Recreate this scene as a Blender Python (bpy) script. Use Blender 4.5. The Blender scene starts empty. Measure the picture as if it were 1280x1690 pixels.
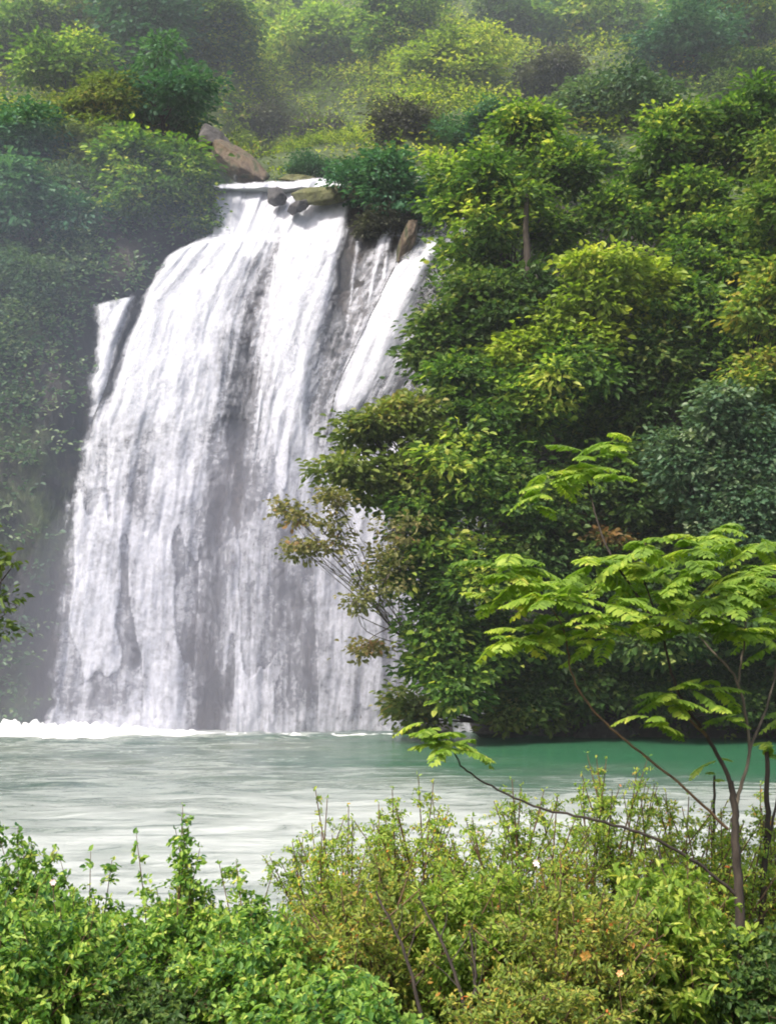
import bpy, math, random
import numpy as np
from math import radians as R

sc = bpy.context.scene
col = sc.collection

# ------------------------------------------------------------------ camera, light
FPX = 2200.0; W0, H0 = 1280, 1690
CAMZ = 5.0
PITCH = math.atan(255.0 / FPX)
cam = bpy.data.cameras.new('camera'); camo = bpy.data.objects.new('camera', cam); col.objects.link(camo)
cam.sensor_fit = 'VERTICAL'; cam.sensor_height = 24.0; cam.lens = 24.0 * FPX / H0
cam.clip_start = 0.1; cam.clip_end = 1200
camo.location = (0, 0, CAMZ); camo.rotation_euler = (R(90) + PITCH, 0, 0)
sc.camera = camo

SUN_DIR = np.array([-0.42, -0.58, 0.78])   # towards the sun: high, behind the camera's left shoulder; SUN_DIR /= np.linalg.norm(SUN_DIR)
world = bpy.data.worlds.new("World"); sc.world = world; world.use_nodes = True
nt = world.node_tree
bg = nt.nodes['Background']
sky = nt.nodes.new('ShaderNodeTexSky'); sky.sky_type = 'NISHITA'; sky.sun_disc = False
sky.sun_elevation = math.asin(SUN_DIR[2]); sky.sun_rotation = math.atan2(SUN_DIR[0], SUN_DIR[1])
sky.air_density = 1.0; sky.dust_density = 6.0; sky.ozone_density = 1.0
nt.links.new(sky.outputs[0], bg.inputs[0]); bg.inputs[1].default_value = 0.15
sl = bpy.data.lights.new('sun', 'SUN'); sl.energy = 3.5; sl.angle = R(7.0); sl.color = (1.0, 0.94, 0.84)
so = bpy.data.objects.new('sun', sl); col.objects.link(so)
from mathutils import Vector
so.rotation_euler = Vector(SUN_DIR).to_track_quat('Z', 'Y').to_euler()
so.location = (-60, -40, 120)
sc.view_settings.view_transform = 'Standard'; sc.view_settings.look = 'None'
sc.view_settings.gamma = 1; sc.view_settings.exposure = 0.8
sc.render.engine = 'CYCLES'
sc.cycles.use_denoising = True
sc.cycles.filter_width = 1.9
sc.cycles.max_bounces = 8; sc.cycles.transparent_max_bounces = 24; sc.cycles.volume_bounces = 1
sc.cycles.diffuse_bounces = 3; sc.cycles.transmission_bounces = 4

# ------------------------------------------------------------------ numeric helpers
ct, st = math.cos(PITCH), math.sin(PITCH)
def P(px, py, Y):
    """point at depth Y seen towards photo pixel px,py"""
    a = (np.asarray(px, float) - 640) / FPX; b = (845 - np.asarray(py, float)) / FPX
    dy = ct - b * st; dz = b * ct + st
    t = np.asarray(Y, float) / dy
    return np.stack(np.broadcast_arrays(a * t, dy * t, CAMZ + dz * t), -1)
def proj(p):
    x, y, z = p[..., 0], p[..., 1], p[..., 2] - CAMZ
    f = y * ct + z * st; u = -y * st + z * ct
    f = np.maximum(f, 0.01)
    return 640 + FPX * x / f, 845 - FPX * u / f
def smooth(x, a, b):
    t = np.clip((x - a) / (b - a), 0, 1); return t * t * (3 - 2 * t)
def vnoise(x, y, seed=0, octaves=3):
    x = np.asarray(x, float); y = np.asarray(y, float)
    x, y = np.broadcast_arrays(x, y)
    out = np.zeros(x.shape); amp = 1; tot = 0
    for o in range(octaves):
        rs = np.random.RandomState(seed * 17 + o); T = rs.rand(256, 256)
        xx = x * 2 ** o + 31.7 * o; yy = y * 2 ** o + 11.3 * o
        xi = np.floor(xx).astype(int); yi = np.floor(yy).astype(int)
        fx = xx - xi; fy = yy - yi; fx = fx * fx * (3 - 2 * fx); fy = fy * fy * (3 - 2 * fy)
        g = lambda i, j: T[i % 256, j % 256]
        v = (g(xi, yi) * (1 - fx) + g(xi + 1, yi) * fx) * (1 - fy) + (g(xi, yi + 1) * (1 - fx) + g(xi + 1, yi + 1) * fx) * fy
        out += amp * v; tot += amp; amp *= 0.5
    return out / tot
def nrm(v): return v / np.maximum(np.linalg.norm(v, axis=-1, keepdims=True), 1e-9)
def stroke(px, py, pts, w, s):
    """soft brush value along a polyline, with width and strength per point"""
    out = np.zeros(np.shape(px))
    w = np.broadcast_to(w, len(pts)); s = np.broadcast_to(s, len(pts))
    for i in range(len(pts) - 1):
        a = np.array(pts[i], float); b = np.array(pts[i + 1], float); d = b - a
        t = np.clip(((px - a[0]) * d[0] + (py - a[1]) * d[1]) / (d @ d), 0, 1)
        dist = np.hypot(px - a[0] - t * d[0], py - a[1] - t * d[1])
        ww = w[i] + (w[i + 1] - w[i]) * t; ss = s[i] + (s[i + 1] - s[i]) * t
        out = np.maximum(out, ss * np.exp(-(dist / ww) ** 2))
    return out

# ------------------------------------------------------------------ object helpers
def tag(o, label=None, cat=None, group=None, kind=None):
    if label: o['label'] = label
    if cat: o['category'] = cat
    if group: o['group'] = group
    if kind: o['kind'] = kind
    return o
def mesh(name, verts, faces, mat, parent=None, attrs=None, smooth_=True, origin=None):
    verts = np.asarray(verts, np.float32).reshape(-1, 3); faces = np.asarray(faces, np.int32)
    if origin is not None: verts = verts - np.asarray(origin, np.float32)
    k = faces.shape[1]
    me = bpy.data.meshes.new(name)
    me.vertices.add(len(verts)); me.vertices.foreach_set('co', verts.ravel())
    me.loops.add(faces.size); me.loops.foreach_set('vertex_index', faces.ravel())
    me.polygons.add(len(faces)); me.polygons.foreach_set('loop_start', np.arange(0, faces.size, k, dtype=np.int32))
    me.polygons.foreach_set('loop_total', np.full(len(faces), k, np.int32))
    me.polygons.foreach_set('use_smooth', np.full(len(faces), smooth_, bool))
    me.update(calc_edges=True); me.validate()
    for n, a in (attrs or {}).items():
        a = np.asarray(a, np.float32)
        if a.ndim == 1:
            at = me.attributes.new(n, 'FLOAT', 'POINT'); at.data.foreach_set('value', a)
        else:
            at = me.attributes.new(n, 'FLOAT_VECTOR', 'POINT'); at.data.foreach_set('vector', a.ravel())
    me.materials.append(mat)
    o = bpy.data.objects.new(name, me); col.objects.link(o)
    if parent is not None: o.parent = parent
    elif origin is not None: o.location = origin
    return o
def empty(name, loc, label, cat, group=None):
    o = bpy.data.objects.new(name, None); o.location = tuple(float(v) for v in loc); o.empty_display_size = 0.3
    col.objects.link(o); return tag(o, label, cat, group)
def grid_faces(nr, nc):
    i = np.arange(nr * nc).reshape(nr, nc)
    return np.stack([i[:-1, :-1], i[:-1, 1:], i[1:, 1:], i[1:, :-1]], -1).reshape(-1, 4)
class MB:
    def __init__(s): s.v = []; s.f = []; s.n = 0
    def tube(s, pts, rad, k=7):
        pts = np.array(pts, float); n = len(pts); rad = np.broadcast_to(rad, n)
        t = np.gradient(pts, axis=0); t = nrm(t)
        ref = np.array([0.3, 1, 0.1]); a = nrm(np.cross(t, ref)); b = np.cross(t, a)
        an = np.linspace(0, 2 * np.pi, k, endpoint=False)
        ring = pts[:, None] + rad[:, None, None] * (np.cos(an)[None, :, None] * a[:, None] + np.sin(an)[None, :, None] * b[:, None])
        i = np.arange(n * k).reshape(n, k) + s.n
        f = np.stack([i[:-1], np.roll(i[:-1], -1, 1), np.roll(i[1:], -1, 1), i[1:]], -1).reshape(-1, 4)
        s.v.append(ring.reshape(-1, 3)); s.f.append(f); s.n += n * k
    def build(s, name, mat, parent=None, origin=None):
        return mesh(name, np.concatenate(s.v), np.concatenate(s.f), mat, parent, origin=origin)
def curve(pts, n=10, wob=0.0, rng=None):
    """Catmull-Rom through control points"""
    pts = np.array(pts, float)
    p = np.vstack([2 * pts[0] - pts[1], pts, 2 * pts[-1] - pts[-2]])
    out = []
    for i in range(1, len(p) - 2):
        t = np.linspace(0, 1, n, endpoint=False)[:, None]
        out.append(0.5 * ((2 * p[i]) + (-p[i - 1] + p[i + 1]) * t + (2 * p[i - 1] - 5 * p[i] + 4 * p[i + 1] - p[i + 2]) * t ** 2 + (-p[i - 1] + 3 * p[i] - 3 * p[i + 1] + p[i + 2]) * t ** 3))
    out.append(pts[-1:]); out = np.vstack(out)
    if wob and rng is not None: out[1:-1] += rng.normal(0, wob, out[1:-1].shape)
    return out

def leaves(pos, d, nor, L, Wd, tint, fold=0.18, droop=0.15):
    """N pointed leaves of two folded halves. returns verts, faces, tint per vertex"""
    d = nrm(d); nor = nrm(nor - (nor * d).sum(-1, keepdims=True) * d); s = np.cross(d, nor)
    L = np.broadcast_to(L, len(pos))[:, None]; Wd = np.broadcast_to(Wd, len(pos))[:, None]
    v = np.empty((len(pos), 6, 3))
    v[:, 0] = pos
    v[:, 1] = pos + d * L * .3 + s * Wd * .5 + nor * Wd * fold
    v[:, 2] = pos + d * L * .68 + s * Wd * .42 + nor * (Wd * fold - L * droop * .4)
    v[:, 3] = pos + d * L - nor * L * droop
    v[:, 4] = pos + d * L * .68 - s * Wd * .42 + nor * (Wd * fold - L * droop * .4)
    v[:, 5] = pos + d * L * .3 - s * Wd * .5 + nor * Wd * fold
    b = (np.arange(len(pos)) * 6)[:, None]
    f = np.concatenate([b + [0, 1, 2, 3], b + [0, 3, 4, 5]], 1).reshape(-1, 4)
    return v.reshape(-1, 3), f, np.repeat(tint, 6)
def sprigs(cen, out, rng, n, sr, L, Wd, flat=0.35, up=0.9, tsp=None):
    """clusters of n leaves at each centre, outward dir out -> leaf arrays"""
    N = len(cen)
    off = rng.normal(0, 1, (N, n, 3)) * np.array([sr, sr, sr * flat]) * (0.7 + 0.6 * rng.rand(N, 1, 1))
    pos = (cen[:, None] + off + out[:, None] * sr * 0.2)
    d = nrm(off * [1, 1, .6] / sr + out[:, None] * .6 + rng.normal(0, .5, (N, n, 3)) + [0, 0, -.25])
    nor = nrm(out[:, None] * .55 + [0, 0, up] + rng.normal(0, .38, (N, n, 3)))
    ts = rng.rand(N) if tsp is None else tsp
    tint = np.clip((ts[:, None] - .5) * .95 + .5 + (rng.rand(N, n) - .5) * .4, 0, 1)
    sz = (0.65 + 0.7 * rng.rand(N, n)).ravel()
    return leaves(pos.reshape(-1, 3), d.reshape(-1, 3), nor.reshape(-1, 3), L * sz, Wd * sz, tint.ravel())
def lobe_points(c, r, rng, dens, gap=0.33, seed=1):
    """sprig centres filling an ellipsoid lobe, biased to its skin, with irregular gaps"""
    r = np.asarray(r, float); N = int(dens * 4 * np.pi * (r[0] * r[2] + r[1] * r[2] + r[0] * r[1]) / 3)
    N = max(N, 12)
    u = nrm(rng.normal(0, 1, (N, 3)))
    bump = vnoise(u[:, 0] * 2.2 + seed * 3.1 + 9, u[:, 2] * 2.2 + u[:, 1] * 1.7 + seed * 1.3 + 9, seed % 50, 3)
    rad = (0.35 + 0.65 * rng.rand(N) ** .45) * (0.62 + 0.72 * bump)
    keep = (vnoise(u[:, 0] * 3.7 + seed + 20, u[:, 2] * 3.7 - u[:, 1] * 2 + 20, seed % 37 + 3, 2) > gap) & ((u[:, 2] > -0.45) | (rng.rand(N) < .5))
    u = u[keep]; rad = rad[keep]
    return c + u * rad[:, None] * r, u
def leafcat(parts):
    v, f, t, n = [], [], [], 0
    for a, b, c in parts:
        v.append(a); f.append(b + n); t.append(c); n += len(a)
    return np.concatenate(v), np.concatenate(f), np.concatenate(t)

# ------------------------------------------------------------------ materials
def newmat(name):
    m = bpy.data.materials.new(name); m.use_nodes = True
    n = m.node_tree.nodes; b = n['Principled BSDF']; return m, n, m.node_tree.links, b
def ramp(n, stops):
    r = n.new('ShaderNodeValToRGB'); cr = r.color_ramp
    while len(cr.elements) < len(stops): cr.elements.new(0.5)
    for e, (p, c) in zip(cr.elements, stops): e.position = p; e.color = (*c, 1) if len(c) == 3 else c
    return r
def noise(n, l, scale, detail=4, rough=.55, vec=None, dist=0.0):
    t = n.new('ShaderNodeTexNoise'); t.inputs['Scale'].default_value = scale; t.inputs['Detail'].default_value = detail
    t.inputs['Roughness'].default_value = rough; t.inputs['Distortion'].default_value = dist
    if vec is not None: l.new(vec, t.inputs['Vector'])
    return t
def leaf_mat(name, stops, trans=0.35, patch=0.25, rough=.5, tmul=1.5):
    m, n, l, b = newmat(name)
    a = n.new('ShaderNodeAttribute'); a.attribute_name = 'tint'
    g = n.new('ShaderNodeNewGeometry')
    ns = noise(n, l, patch, 3, .6, g.outputs['Position'])
    ma = n.new('ShaderNodeMath'); ma.operation = 'MULTIPLY_ADD'; ma.inputs[1].default_value = .9; ma.inputs[2].default_value = -.45
    l.new(ns.outputs['Fac'], ma.inputs[0])
    ad = n.new('ShaderNodeMath'); ad.operation = 'ADD'; ad.use_clamp = True
    l.new(a.outputs['Fac'], ad.inputs[0]); l.new(ma.outputs[0], ad.inputs[1])
    if name not in ('leaf_blue_green', 'leaf_dusky', 'leaf_grey_green', 'leaf_dry_brown', 'leaf_rust'):
        stops = [(p, (c[0] * (1.05 if 'turning' in name or name == 'leaf_yellow_green' else 1.30), c[1] * .92, c[2] * .9)) for p, c in stops]
    r = ramp(n, stops); l.new(ad.outputs[0], r.inputs[0])
    l.new(r.outputs[0], b.inputs['Base Color']); b.inputs['Roughness'].default_value = rough
    b.inputs['Specular IOR Level'].default_value = .22
    tr = n.new('ShaderNodeBsdfTranslucent')
    mu = n.new('ShaderNodeVectorMath'); mu.operation = 'MULTIPLY'; mu.inputs[1].default_value = (tmul * 1.05, tmul * 1.15, tmul * .5)
    l.new(r.outputs[0], mu.inputs[0]); l.new(mu.outputs[0], tr.inputs['Color'])
    mx = n.new('ShaderNodeMixShader'); mx.inputs[0].default_value = trans
    l.new(b.outputs[0], mx.inputs[1]); l.new(tr.outputs[0], mx.inputs[2]); l.new(mx.outputs[0], n['Material Output'].inputs['Surface'])
    return m
def G(*s): return s
LM = {
 'dark':   leaf_mat('leaf_dark_green', [(0, (.018, .055, .018)), (.5, (.034, .10, .026)), (.85, (.08, .18, .04)), (1, (.16, .26, .08))], .34),  # greens lowered so understorey shade is partly in the leaf colour
 'mid':    leaf_mat('leaf_mid_green', [(0, (.025, .08, .020)), (.5, (.055, .16, .03)), (.8, (.17, .34, .055)), (1, (.33, .48, .11))], .44),
 'yellow': leaf_mat('leaf_yellow_green', [(0, (.08, .15, .02)), (.45, (.17, .28, .035)), (.8, (.30, .40, .055)), (1, (.42, .48, .08))], .42),
 'autumn': leaf_mat('leaf_turning', [(0, (.05, .12, .02)), (.5, (.11, .21, .04)), (.8, (.24, .32, .06)), (1, (.32, .30, .07))], .4),
 'olive':  leaf_mat('leaf_olive', [(0, (.04, .095, .024)), (.5, (.075, .155, .034)), (.85, (.125, .22, .05)), (1, (.19, .24, .07))], .34),
 'grey':   leaf_mat('leaf_grey_green', [(0, (.035, .08, .045)), (.5, (.07, .13, .07)), (.85, (.13, .19, .10)), (1, (.22, .27, .16))], .28, rough=.4),
 'teal':   leaf_mat('leaf_blue_green', [(0, (.022, .07, .04)), (.5, (.04, .12, .06)), (1, (.09, .19, .09))], .3),
 'brown':  leaf_mat('leaf_dry_brown', [(0, (.09, .11, .04)), (.5, (.17, .17, .07)), (.85, (.26, .22, .10)), (1, (.32, .19, .10))], .42),
 'rust':   leaf_mat('leaf_rust', [(0, (.04, .05, .02)), (.5, (.08, .07, .025)), (1, (.16, .09, .03))], .3),
 'fresh':  leaf_mat('leaf_fresh', [(0, (.06, .16, .03)), (.5, (.13, .29, .045)), (.85, (.24, .42, .07)), (1, (.38, .52, .13))], .42, patch=2),
 'bushg':  leaf_mat('leaf_bush_green', [(0, (.025, .11, .04)), (.45, (.10, .27, .05)), (.8, (.23, .45, .09)), (1, (.40, .56, .14))], .42, patch=1.5),
 'bushy':  leaf_mat('leaf_bush_yellow', [(0, (.055, .13, .03)), (.4, (.14, .32, .05)), (.74, (.26, .45, .07)), (.92, (.40, .48, .10)), (1, (.42, .20, .05))], .4, patch=1.2),
 'gold':   leaf_mat('leaf_bush_golden', [(0, (.05, .12, .03)), (.4, (.12, .24, .045)), (.74, (.22, .34, .065)), (.92, (.32, .34, .08)), (1, (.36, .17, .05))], .40, patch=1.6),
 'purple': leaf_mat('leaf_dusky', [(0, (.045, .045, .05)), (.5, (.07, .075, .06)), (1, (.12, .13, .08))], .25),
}
def bark(name, c1, c2):
    m, n, l, b = newmat(name)
    tc = n.new('ShaderNodeTexCoord'); mp = n.new('ShaderNodeMapping'); mp.inputs['Scale'].default_value = (6, 6, 1.5)
    l.new(tc.outputs['Object'], mp.inputs[0]); ns = noise(n, l, 3, 6, .6, mp.outputs[0])
    r = ramp(n, [(.3, c1), (.7, c2)]); l.new(ns.outputs['Fac'], r.inputs[0]); l.new(r.outputs[0], b.inputs['Base Color'])
    bp = n.new('ShaderNodeBump'); bp.inputs['Strength'].default_value = .6; bp.inputs['Distance'].default_value = .03
    l.new(ns.outputs['Fac'], bp.inputs['Height']); l.new(bp.outputs[0], b.inputs['Normal']); b.inputs['Roughness'].default_value = .85
    return m
BARK_D = bark('bark_dark', (.014, .010, .008), (.045, .033, .025))
BARK_L = bark('bark_pale', (.06, .05, .038), (.14, .115, .085))
BARK_R = bark('stem_reddish', (.06, .035, .02), (.15, .09, .045))

def rock_mat(name, stops, scale=.35, bump=1.0, wet=.55):
    m, n, l, b = newmat(name)
    g = n.new('ShaderNodeNewGeometry'); mp = n.new('ShaderNodeMapping'); mp.inputs['Scale'].default_value = (1, 1, .55)
    l.new(g.outputs['Position'], mp.inputs[0])
    ns = noise(n, l, scale, 9, .65, mp.outputs[0], .6)
    r = ramp(n, stops); l.new(ns.outputs['Fac'], r.inputs[0]); l.new(r.outputs[0], b.inputs['Base Color'])
    n2 = noise(n, l, scale * 4, 8, .7, mp.outputs[0], .3)
    bp = n.new('ShaderNodeBump'); bp.inputs['Strength'].default_value = bump; bp.inputs['Distance'].default_value = .5
    l.new(n2.outputs['Fac'], bp.inputs['Height']); l.new(bp.outputs[0], b.inputs['Normal']); b.inputs['Roughness'].default_value = wet
    return m
ROCK_BROWN = rock_mat('rock_brown', [(.3, (.03, .022, .018)), (.45, (.08, .055, .036)), (.52, (.15, .11, .07)), (.60, (.05, .06, .025))], .8)
ROCK_MOSS = rock_mat('rock_mossy', [(.3, (.05, .05, .035)), (.5, (.13, .14, .05)), (.7, (.22, .21, .12))], 1.0)
ROCK_DARK = rock_mat('rock_dark', [(.3, (.03, .028, .03)), (.55, (.09, .085, .085)), (.7, (.18, .17, .16))], 1.0)

# ------------------------------------------------------------------ terrain
LEFT_EDGE = np.array([(345, 290), (342, 385), (275, 420), (245, 470), (215, 490), (158, 503), (150, 600), (135, 700), (104, 850), (82, 1000), (62, 1190), (62, 1300)], float)
def left_edge(py): return np.interp(py, LEFT_EDGE[:, 1], LEFT_EDGE[:, 0])
def g_base(X, Z):
    Zc = np.clip(Z, 0, 60)
    Y = 105.5 + 8.5 * (Zc / 42) ** 2.4
    # rock of the left bank stands proud of the fall, nearer to the camera further left
    py_ = 845 - FPX * (-Y * st + (Z - CAMZ) * ct) / (Y * ct + (Z - CAMZ) * st)
    px_ = 640 + FPX * X / (Y * ct + (Z - CAMZ) * st)
    e = left_edge(py_)
    prot = smooth(e - px_, -6, 40)
    Y = Y - prot * 2.2 - np.clip(-(X + 27), 0, 60) * .10 * smooth(e - px_, 0, 200)
    # right bank slopes down to a wooded shore
    wR = smooth(X, 5.5, 12.0)
    Y = Y * (1 - wR) + (97.0 + np.clip(Z, -5, 60) * .42 - np.clip(X - 12, 0, 60) * .12) * wR
    return Y
def g_rock(X, Z):
    Y = g_base(X, Z)
    Y = Y + (vnoise(X * .22 + 50, Z * .09 + 50, 3, 4) - .5) * 3.4 + (vnoise(X * .9 + 50, Z * .35 + 50, 5, 3) - .5) * 1.3
    return Y
def ytop(X):
    return 5 + 0.3732 * 114 + 0 * X
XS = np.linspace(-100, 115, 400)
ZT = float(P(640, 303, 114)[2])
def lip(X):
    w = smooth(X, -20, -15) * (1 - smooth(X, -2, 2))
    base = ZT + (vnoise(X * .1 + 40, X * 0 + 4, 8, 3) - .5) * 5
    return base * (1 - w) + ZT * w
lipz = lip(XS)
rows = []
for s in np.linspace(0, 1, 170):
    Z = -4 + (lipz + 4) * s; rows.append(np.stack([XS, g_rock(XS, Z), Z], -1))
Yl = rows[-1][:, 1]
inflow = smooth(XS, -21, -16) * (1 - smooth(XS, -2.5, 2))
# riverbed shelf, then hillside
for s in np.linspace(0, 1, 9)[1:]:
    Ln = 1.5 + 9 * inflow
    rows.append(np.stack([XS, Yl + Ln * s, lipz + .35 * s - .3 * inflow * (s > .1)], -1))
Y1 = rows[-1][:, 1]; Z1 = rows[-1][:, 2]
for s in np.linspace(0, 1, 130)[1:]:
    d = s * 135
    rise = d * .72 + 3.2 * np.sin(d * .16 + XS * .03) * smooth(d, 2, 15) + (vnoise(XS * .05 + 60, d * .05 + XS * 0 + 60, 9, 4) - .5) * 12 * smooth(d, 0, 20)
    rows.append(np.stack([XS + 0 * d, Y1 + d, Z1 + np.maximum(rise, 0)], -1))
TER = np.array(rows)
TPX, TPY = proj(TER)

m, n, l, b = newmat('cliff_and_hill')
g = n.new('ShaderNodeNewGeometry'); mp = n.new('ShaderNodeMapping'); mp.inputs['Scale'].default_value = (1, 1, .4)
l.new(g.outputs['Position'], mp.inputs[0])
ns = noise(n, l, .22, 10, .68, mp.outputs[0], 1.0)
r = ramp(n, [(.28, (.012, .014, .014)), (.45, (.026, .026, .028)), (.58, (.048, .041, .038)), (.7, (.09, .068, .056))])
l.new(ns.outputs['Fac'], r.inputs[0])
n2 = noise(n, l, .13, 6, .65, g.outputs['Position'])
a = n.new('ShaderNodeAttribute'); a.attribute_name = 'moss'
ad = n.new('ShaderNodeMath'); ad.operation = 'ADD'; l.new(n2.outputs['Fac'], ad.inputs[0]); l.new(a.outputs['Fac'], ad.inputs[1])
r2 = ramp(n, [(.62, (0, 0, 0)), (.78, (1, 1, 1))]); l.new(ad.outputs[0], r2.inputs[0])
n4 = noise(n, l, 1.3, 8, .7, g.outputs['Position'])
r3 = ramp(n, [(.3, (.03, .05, .02)), (.55, (.08, .12, .035)), (.75, (.16, .19, .06))]); l.new(n4.outputs['Fac'], r3.inputs[0])
mx = n.new('ShaderNodeMix'); mx.data_type = 'RGBA'; l.new(r2.outputs[0], mx.inputs[0]); l.new(r.outputs[0], mx.inputs[6]); l.new(r3.outputs[0], mx.inputs[7])
l.new(mx.outputs[2], b.inputs['Base Color']); b.inputs['Roughness'].default_value = .7
n3 = noise(n, l, .9, 10, .72, mp.outputs[0], .6)
bp = n.new('ShaderNodeBump'); bp.inputs['Strength'].default_value = 1; bp.inputs['Distance'].default_value = 1.0
l.new(n3.outputs['Fac'], bp.inputs['Height']); l.new(bp.outputs[0], b.inputs['Normal'])
CLIFF = m
mossv = np.zeros(TER.shape[:2]); mossv[170:] = .35; mossv[179:] = .5
mossv[:170] = 0.13 * (1 - smooth(np.abs(XS - 10), 0, 0.1)[None]) + .16 * smooth(-TER[:170, :, 0], 22, 30) - .25 * (smooth(TER[:170, :, 0], -26, -22) * (1 - smooth(TER[:170, :, 0], 4, 8)))
tag(mesh('hill', TER.reshape(-1, 3), grid_faces(*TER.shape[:2])[:, ::-1], CLIFF, attrs={'moss': mossv.ravel()}), kind='structure')

def terrain_at(px, py, rmin=0):
    """the terrain vertex seen at this photo pixel"""
    d = (TPX[rmin:] - px) ** 2 + (TPY[rmin:] - py) ** 2
    i = np.unravel_index(np.argmin(d), d.shape); return TER[rmin:][i]

# ------------------------------------------------------------------ pool
def pool_shade():
    m, n, l, b = newmat('pool_water')
    g = n.new('ShaderNodeNewGeometry'); mp = n.new('ShaderNodeMapping'); mp.inputs['Scale'].default_value = (.42, 1.15, 1)
    l.new(g.outputs['Position'], mp.inputs[0])
    nA = noise(n, l, .55, 12, .76, mp.outputs[0], 1.0)
    a = n.new('ShaderNodeAttribute'); a.attribute_name = 'foam'
    ad = n.new('ShaderNodeMath'); ad.operation = 'ADD'; l.new(nA.outputs['Fac'], ad.inputs[0]); l.new(a.outputs['Fac'], ad.inputs[1])
    rf = ramp(n, [(.62, (0, 0, 0)), (.92, (1, 1, 1))]); l.new(ad.outputs[0], rf.inputs[0])
    nB = noise(n, l, .08, 4, .6, g.outputs['Position'])
    r0_ = ramp(n, [(.35, (.045, .085, .07)), (.65, (.12, .15, .125))]); l.new(nB.outputs['Fac'], r0_.inputs[0])
    ac = n.new('ShaderNodeAttribute'); ac.attribute_name = 'calm'
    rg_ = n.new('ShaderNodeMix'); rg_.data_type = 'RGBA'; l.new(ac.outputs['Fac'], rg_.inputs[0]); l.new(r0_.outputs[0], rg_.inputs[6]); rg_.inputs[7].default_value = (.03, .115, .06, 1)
    mx = n.new('ShaderNodeMix'); mx.data_type = 'RGBA'; l.new(rf.outputs[0], mx.inputs[0]); l.new(rg_.outputs[2], mx.inputs[6]); mx.inputs[7].default_value = (.40, .43, .415, 1)
    l.new(mx.outputs[2], b.inputs['Base Color'])
    mr = n.new('ShaderNodeMapRange'); mr.inputs['To Min'].default_value = .12; mr.inputs['To Max'].default_value = .55
    l.new(rf.outputs[0], mr.inputs[0]); l.new(mr.outputs[0], b.inputs['Roughness']); b.inputs['IOR'].default_value = 1.33
    nC = noise(n, l, 1.9, 9, .7, mp.outputs[0], .3)
    bp = n.new('ShaderNodeBump'); bp.inputs['Strength'].default_value = .8; bp.inputs['Distance'].default_value = .22
    l.new(nC.outputs['Fac'], bp.inputs['Height']); l.new(bp.outputs[0], b.inputs['Normal'])
    return m
POOL = pool_shade()
xs = np.concatenate([np.linspace(-170, -45, 30)[:-1], np.linspace(-45, 45, 260), np.linspace(45, 170, 30)[1:]])
ys = np.linspace(12, 118, 330)
X, Y = np.meshgrid(xs, ys)
Z = (vnoise(X * .35 + 90, Y * .5 + 90, 11, 4) - .5) * .32
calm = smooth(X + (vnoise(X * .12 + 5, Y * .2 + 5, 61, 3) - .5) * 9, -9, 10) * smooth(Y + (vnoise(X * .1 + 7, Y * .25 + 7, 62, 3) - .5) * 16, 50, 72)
churn = smooth(Y, 80, 103) * (1 - smooth(X, -4, 6))
Z = Z * (1 - .75 * calm) + churn * (vnoise(X * .6 + 20, Y * .6 + 20, 12, 4) - .4) * .5
foam = .27 + (vnoise(X * .05 + 30, Y * .09 + 30, 13, 2) - .5) * .22 - .34 * calm - .13 * smooth(Y, 50, 80) * (1 - smooth(Y, 94, 101)) * (1 - calm) + .05 * (1 - smooth(Y, 35, 55))
tag(mesh('water', np.stack([X, Y, Z], -1).reshape(-1, 3), grid_faces(*X.shape), POOL, attrs={'foam': foam.ravel(), 'calm': calm.ravel()}), kind='structure')

# ------------------------------------------------------------------ near bank ground
def bank_z(Y, X=0): return np.interp(Y, [-40, -5, 2, 8, 12, 16, 22, 26], [3.6, 3.5, 3.2, 2.3, 1.55, .85, -.3, -2.0]) + 0 * X
xs = np.linspace(-60, 60, 200); ys = np.linspace(-40, 26, 130); X, Y = np.meshgrid(xs, ys)
m, n, l, b = newmat('bank_soil')
g = n.new('ShaderNodeNewGeometry'); ns = noise(n, l, 2.2, 9, .7, g.outputs['Position'])
r = ramp(n, [(.3, (.03, .022, .014)), (.5, (.07, .055, .03)), (.7, (.06, .09, .025))]); l.new(ns.outputs['Fac'], r.inputs[0]); l.new(r.outputs[0], b.inputs['Base Color'])
b.inputs['Roughness'].default_value = .9
Z = bank_z(Y) + (vnoise(X * .8 + 70, Y * .8 + 70, 14, 4) - .5) * .5
tag(mesh('ground', np.stack([X, Y, Z], -1).reshape(-1, 3), grid_faces(*X.shape), m), kind='structure')

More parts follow.
